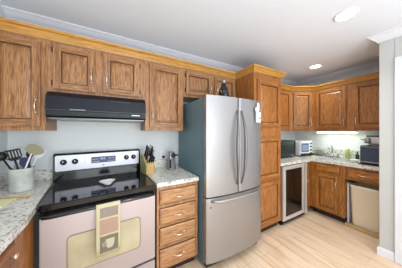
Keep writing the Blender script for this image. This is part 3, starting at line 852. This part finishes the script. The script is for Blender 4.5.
m = MB(); m.lathe([(0.0001, 0.0), (0.03, 0.0), (0.032, 0.004), (0.058, 0.04), (0.056, 0.041), (0.03, 0.008), (0.0001, 0.006)], (0, 0, 0), 'z', 24)
o = tag(m.build('bowl', 'white'), 'small white bowl on the worktop between sink and coffee maker', 'bowl'); o.location = (3.2, 0.955, ZC)
dk = thing('dish_rack', 'small grey wire dish rack behind the sink, next to the toaster oven', 'dish rack', (3.46, 1.54, ZC))
m = MB()
for x in (-0.06, 0.06):
    m.tube([(x, -0.06, 0.008), (x, 0.06, 0.008)], 0.004, 6); m.tube([(x, -0.06, 0.008), (x, -0.06, 0.10)], 0.004, 6); m.tube([(x, 0.06, 0.008), (x, 0.06, 0.10)], 0.004, 6); m.tube([(x, -0.06, 0.10), (x, 0.06, 0.10)], 0.004, 6)
for k in range(7):
    y = -0.06 + k * 0.02; m.tube([(-0.06, y, 0.008), (0.06, y, 0.008)], 0.003, 6); m.tube([(-0.02, y, 0.008), (-0.02, y, 0.11)], 0.003, 6); m.tube([(0.02, y, 0.008), (0.02, y, 0.11)], 0.003, 6)
m.build('wire_frame', 'steel_dark', dk)

# countertop oven with dark door, coffee machine behind it
ko = thing('countertop_oven', 'black countertop oven with a blue-grey door at the partition end of the worktop', 'countertop oven', (3.11, 0.872, ZC), -90)
m = MB(); m.box((0.0, 0.01, 0.012), (0.285, 0.19, 0.262), 0, 0.006); m.box((-0.005, -0.04, 0.0), (0.288, 0.19, 0.0115), 0, 0.003); m.build('oven_case', 'black_matte', ko)
MB().box((0.009, -0.004, 0.028), (0.285, 0.0095, 0.255), 0, 0.004).build('door_frame', 'steel', ko)
MB().box((0.013, -0.009, 0.046), (0.285, -0.0045, 0.246), 0, 0.002).build('glass_door', 'oven_door', ko)
cm = thing('coffee_maker', 'white and silver coffee maker with a black lid behind the dark countertop oven', 'coffee maker', (3.36, 0.855, ZC), -90)
m = MB(); m.box((0.0, 0.0, 0.0), (0.23, 0.14, 0.27), 0, 0.008); m.box((0.0, -0.045, 0.285), (0.26, 0.14, 0.385), 0, 0.008); m.build('machine_body', 'white', cm)
MB().box((0.01, 0.0, 0.2705), (0.22, 0.13, 0.2845)).build('brew_gap', 'steel_dark', cm)
MB().box((-0.005, -0.05, 0.386), (0.265, 0.145, 0.402), 0, 0.004).build('lid', 'black_matte', cm)
m = MB(); m.lathe([(0.0001, 0.29), (0.03, 0.29), (0.035, 0.30), (0.035, 0.36), (0.02, 0.37), (0.0001, 0.372)], (0.02, -0.08, 0), 'z', 20); m.tube([(0.01, -0.1, 0.345), (-0.04, -0.13, 0.345)], 0.008, 8); m.build('brew_head', 'steel', cm)
for z0, z1 in ((0.335, 0.375), (0.297, 0.315)): MB().box((0.145, -0.05, z0), (0.215, -0.0455, z1), 0, 0.001).build('button_panel', 'display', cm)

# bin and carton in the open bay
bn = thing('waste_bin', 'tall beige plastic waste bin in the open bay of the base unit', 'bin', (3.17, 0.795, 0.0))
def bring(s_, z):
    return [(x * s_, y * s_, z) for x, y in rrect(-0.15, 0.17, -0.165, 0.165, 0.04)]
m = MB(); m.loft([bring(0.80, 0.001), bring(0.86, 0.03), bring(0.99, 0.58), bring(1.03, 0.585), bring(1.03, 0.61), bring(0.97, 0.612), bring(0.95, 0.58), bring(0.8, 0.03), bring(0.5, 0.025)])
m.build('bin_body', 'beige', bn)
cb = thing('carton', 'thin white carton with a yellow panel wedged beside the beige bin', 'carton', (3.06, 0.978, 0.0))
MB().box((0, 0.0, 0.001), (0.3, 0.016, 0.62), 0, 0.002).build('carton_body', 'white', cb)
MB().box((0.003, -0.0012, 0.42), (0.04, -0.0002, 0.52)).build('yellow_panel', 'yellow', cb)
# ------------------------------------------------------------------ lights of the room
for i, (x, y) in enumerate(DOWNLIGHTS):
    lab = {0: 'recessed ceiling light nearest the camera, shining over the floor', 1: 'recessed ceiling light above the far corner near the sink'}.get(i, 'recessed ceiling light over the part of the kitchen behind the camera, one of several alike')
    t = thing('ceiling_light', lab, 'ceiling light', (x, y, CEIL), 0, 'recessed ceiling lights')
    MB().lathe([(0.072, 0.0), (0.088, 0.0), (0.09, -0.004), (0.074, -0.007), (0.072, -0.004), (0.072, 0.0)], (0, 0, 0), 'z', 36).build('trim_ring', 'trim', t)
    MB().lathe([(0.0001, -0.0005), (0.0715, -0.0005), (0.0715, -0.003), (0.0001, -0.0035)], (0, 0, 0), 'z', 36).build('lens', 'bulb', t)
    l = area('downlight', (0, 0, -0.012), (0, 0, 0), 0.13, 0.13, 3.6, (1.0, 0.97, 0.93), 'DISK', 125); l.parent = t
t = thing('light_strip', 'lit white fluorescent strip under the wall cabinets over the sink', 'light', (3.38, 1.27, UB))
MB().box((-0.05, -0.29, -0.022), (0.05, 0.255, -0.0005), 0, 0.004).build('fixture', 'white', t)
MB().box((-0.046, -0.286, -0.040), (0.044, 0.25, -0.0225), 0, 0.003).build('lens', 'tube', t)
l = area('strip_lamp', (0, -0.01, -0.042), (0, 0, 0), 0.08, 0.5, 1.2, (0.9, 1.0, 0.93)); l.parent = t
t = thing('light_strip', 'short lit strip under the narrow cabinet above the microwave', 'light', (2.62, 1.93, UB))
MB().box((-0.2, -0.04, -0.028), (0.2, 0.04, -0.0005), 0, 0.004).build('fixture', 'white', t)
MB().box((-0.19, -0.035, -0.036), (0.19, 0.035, -0.0285), 0, 0.003).build('lens', 'tube', t)
l = area('strip_lamp', (0, 0, -0.038), (0, 0, 0), 0.36, 0.07, 0.9, (0.95, 1.0, 0.92)); l.parent = t
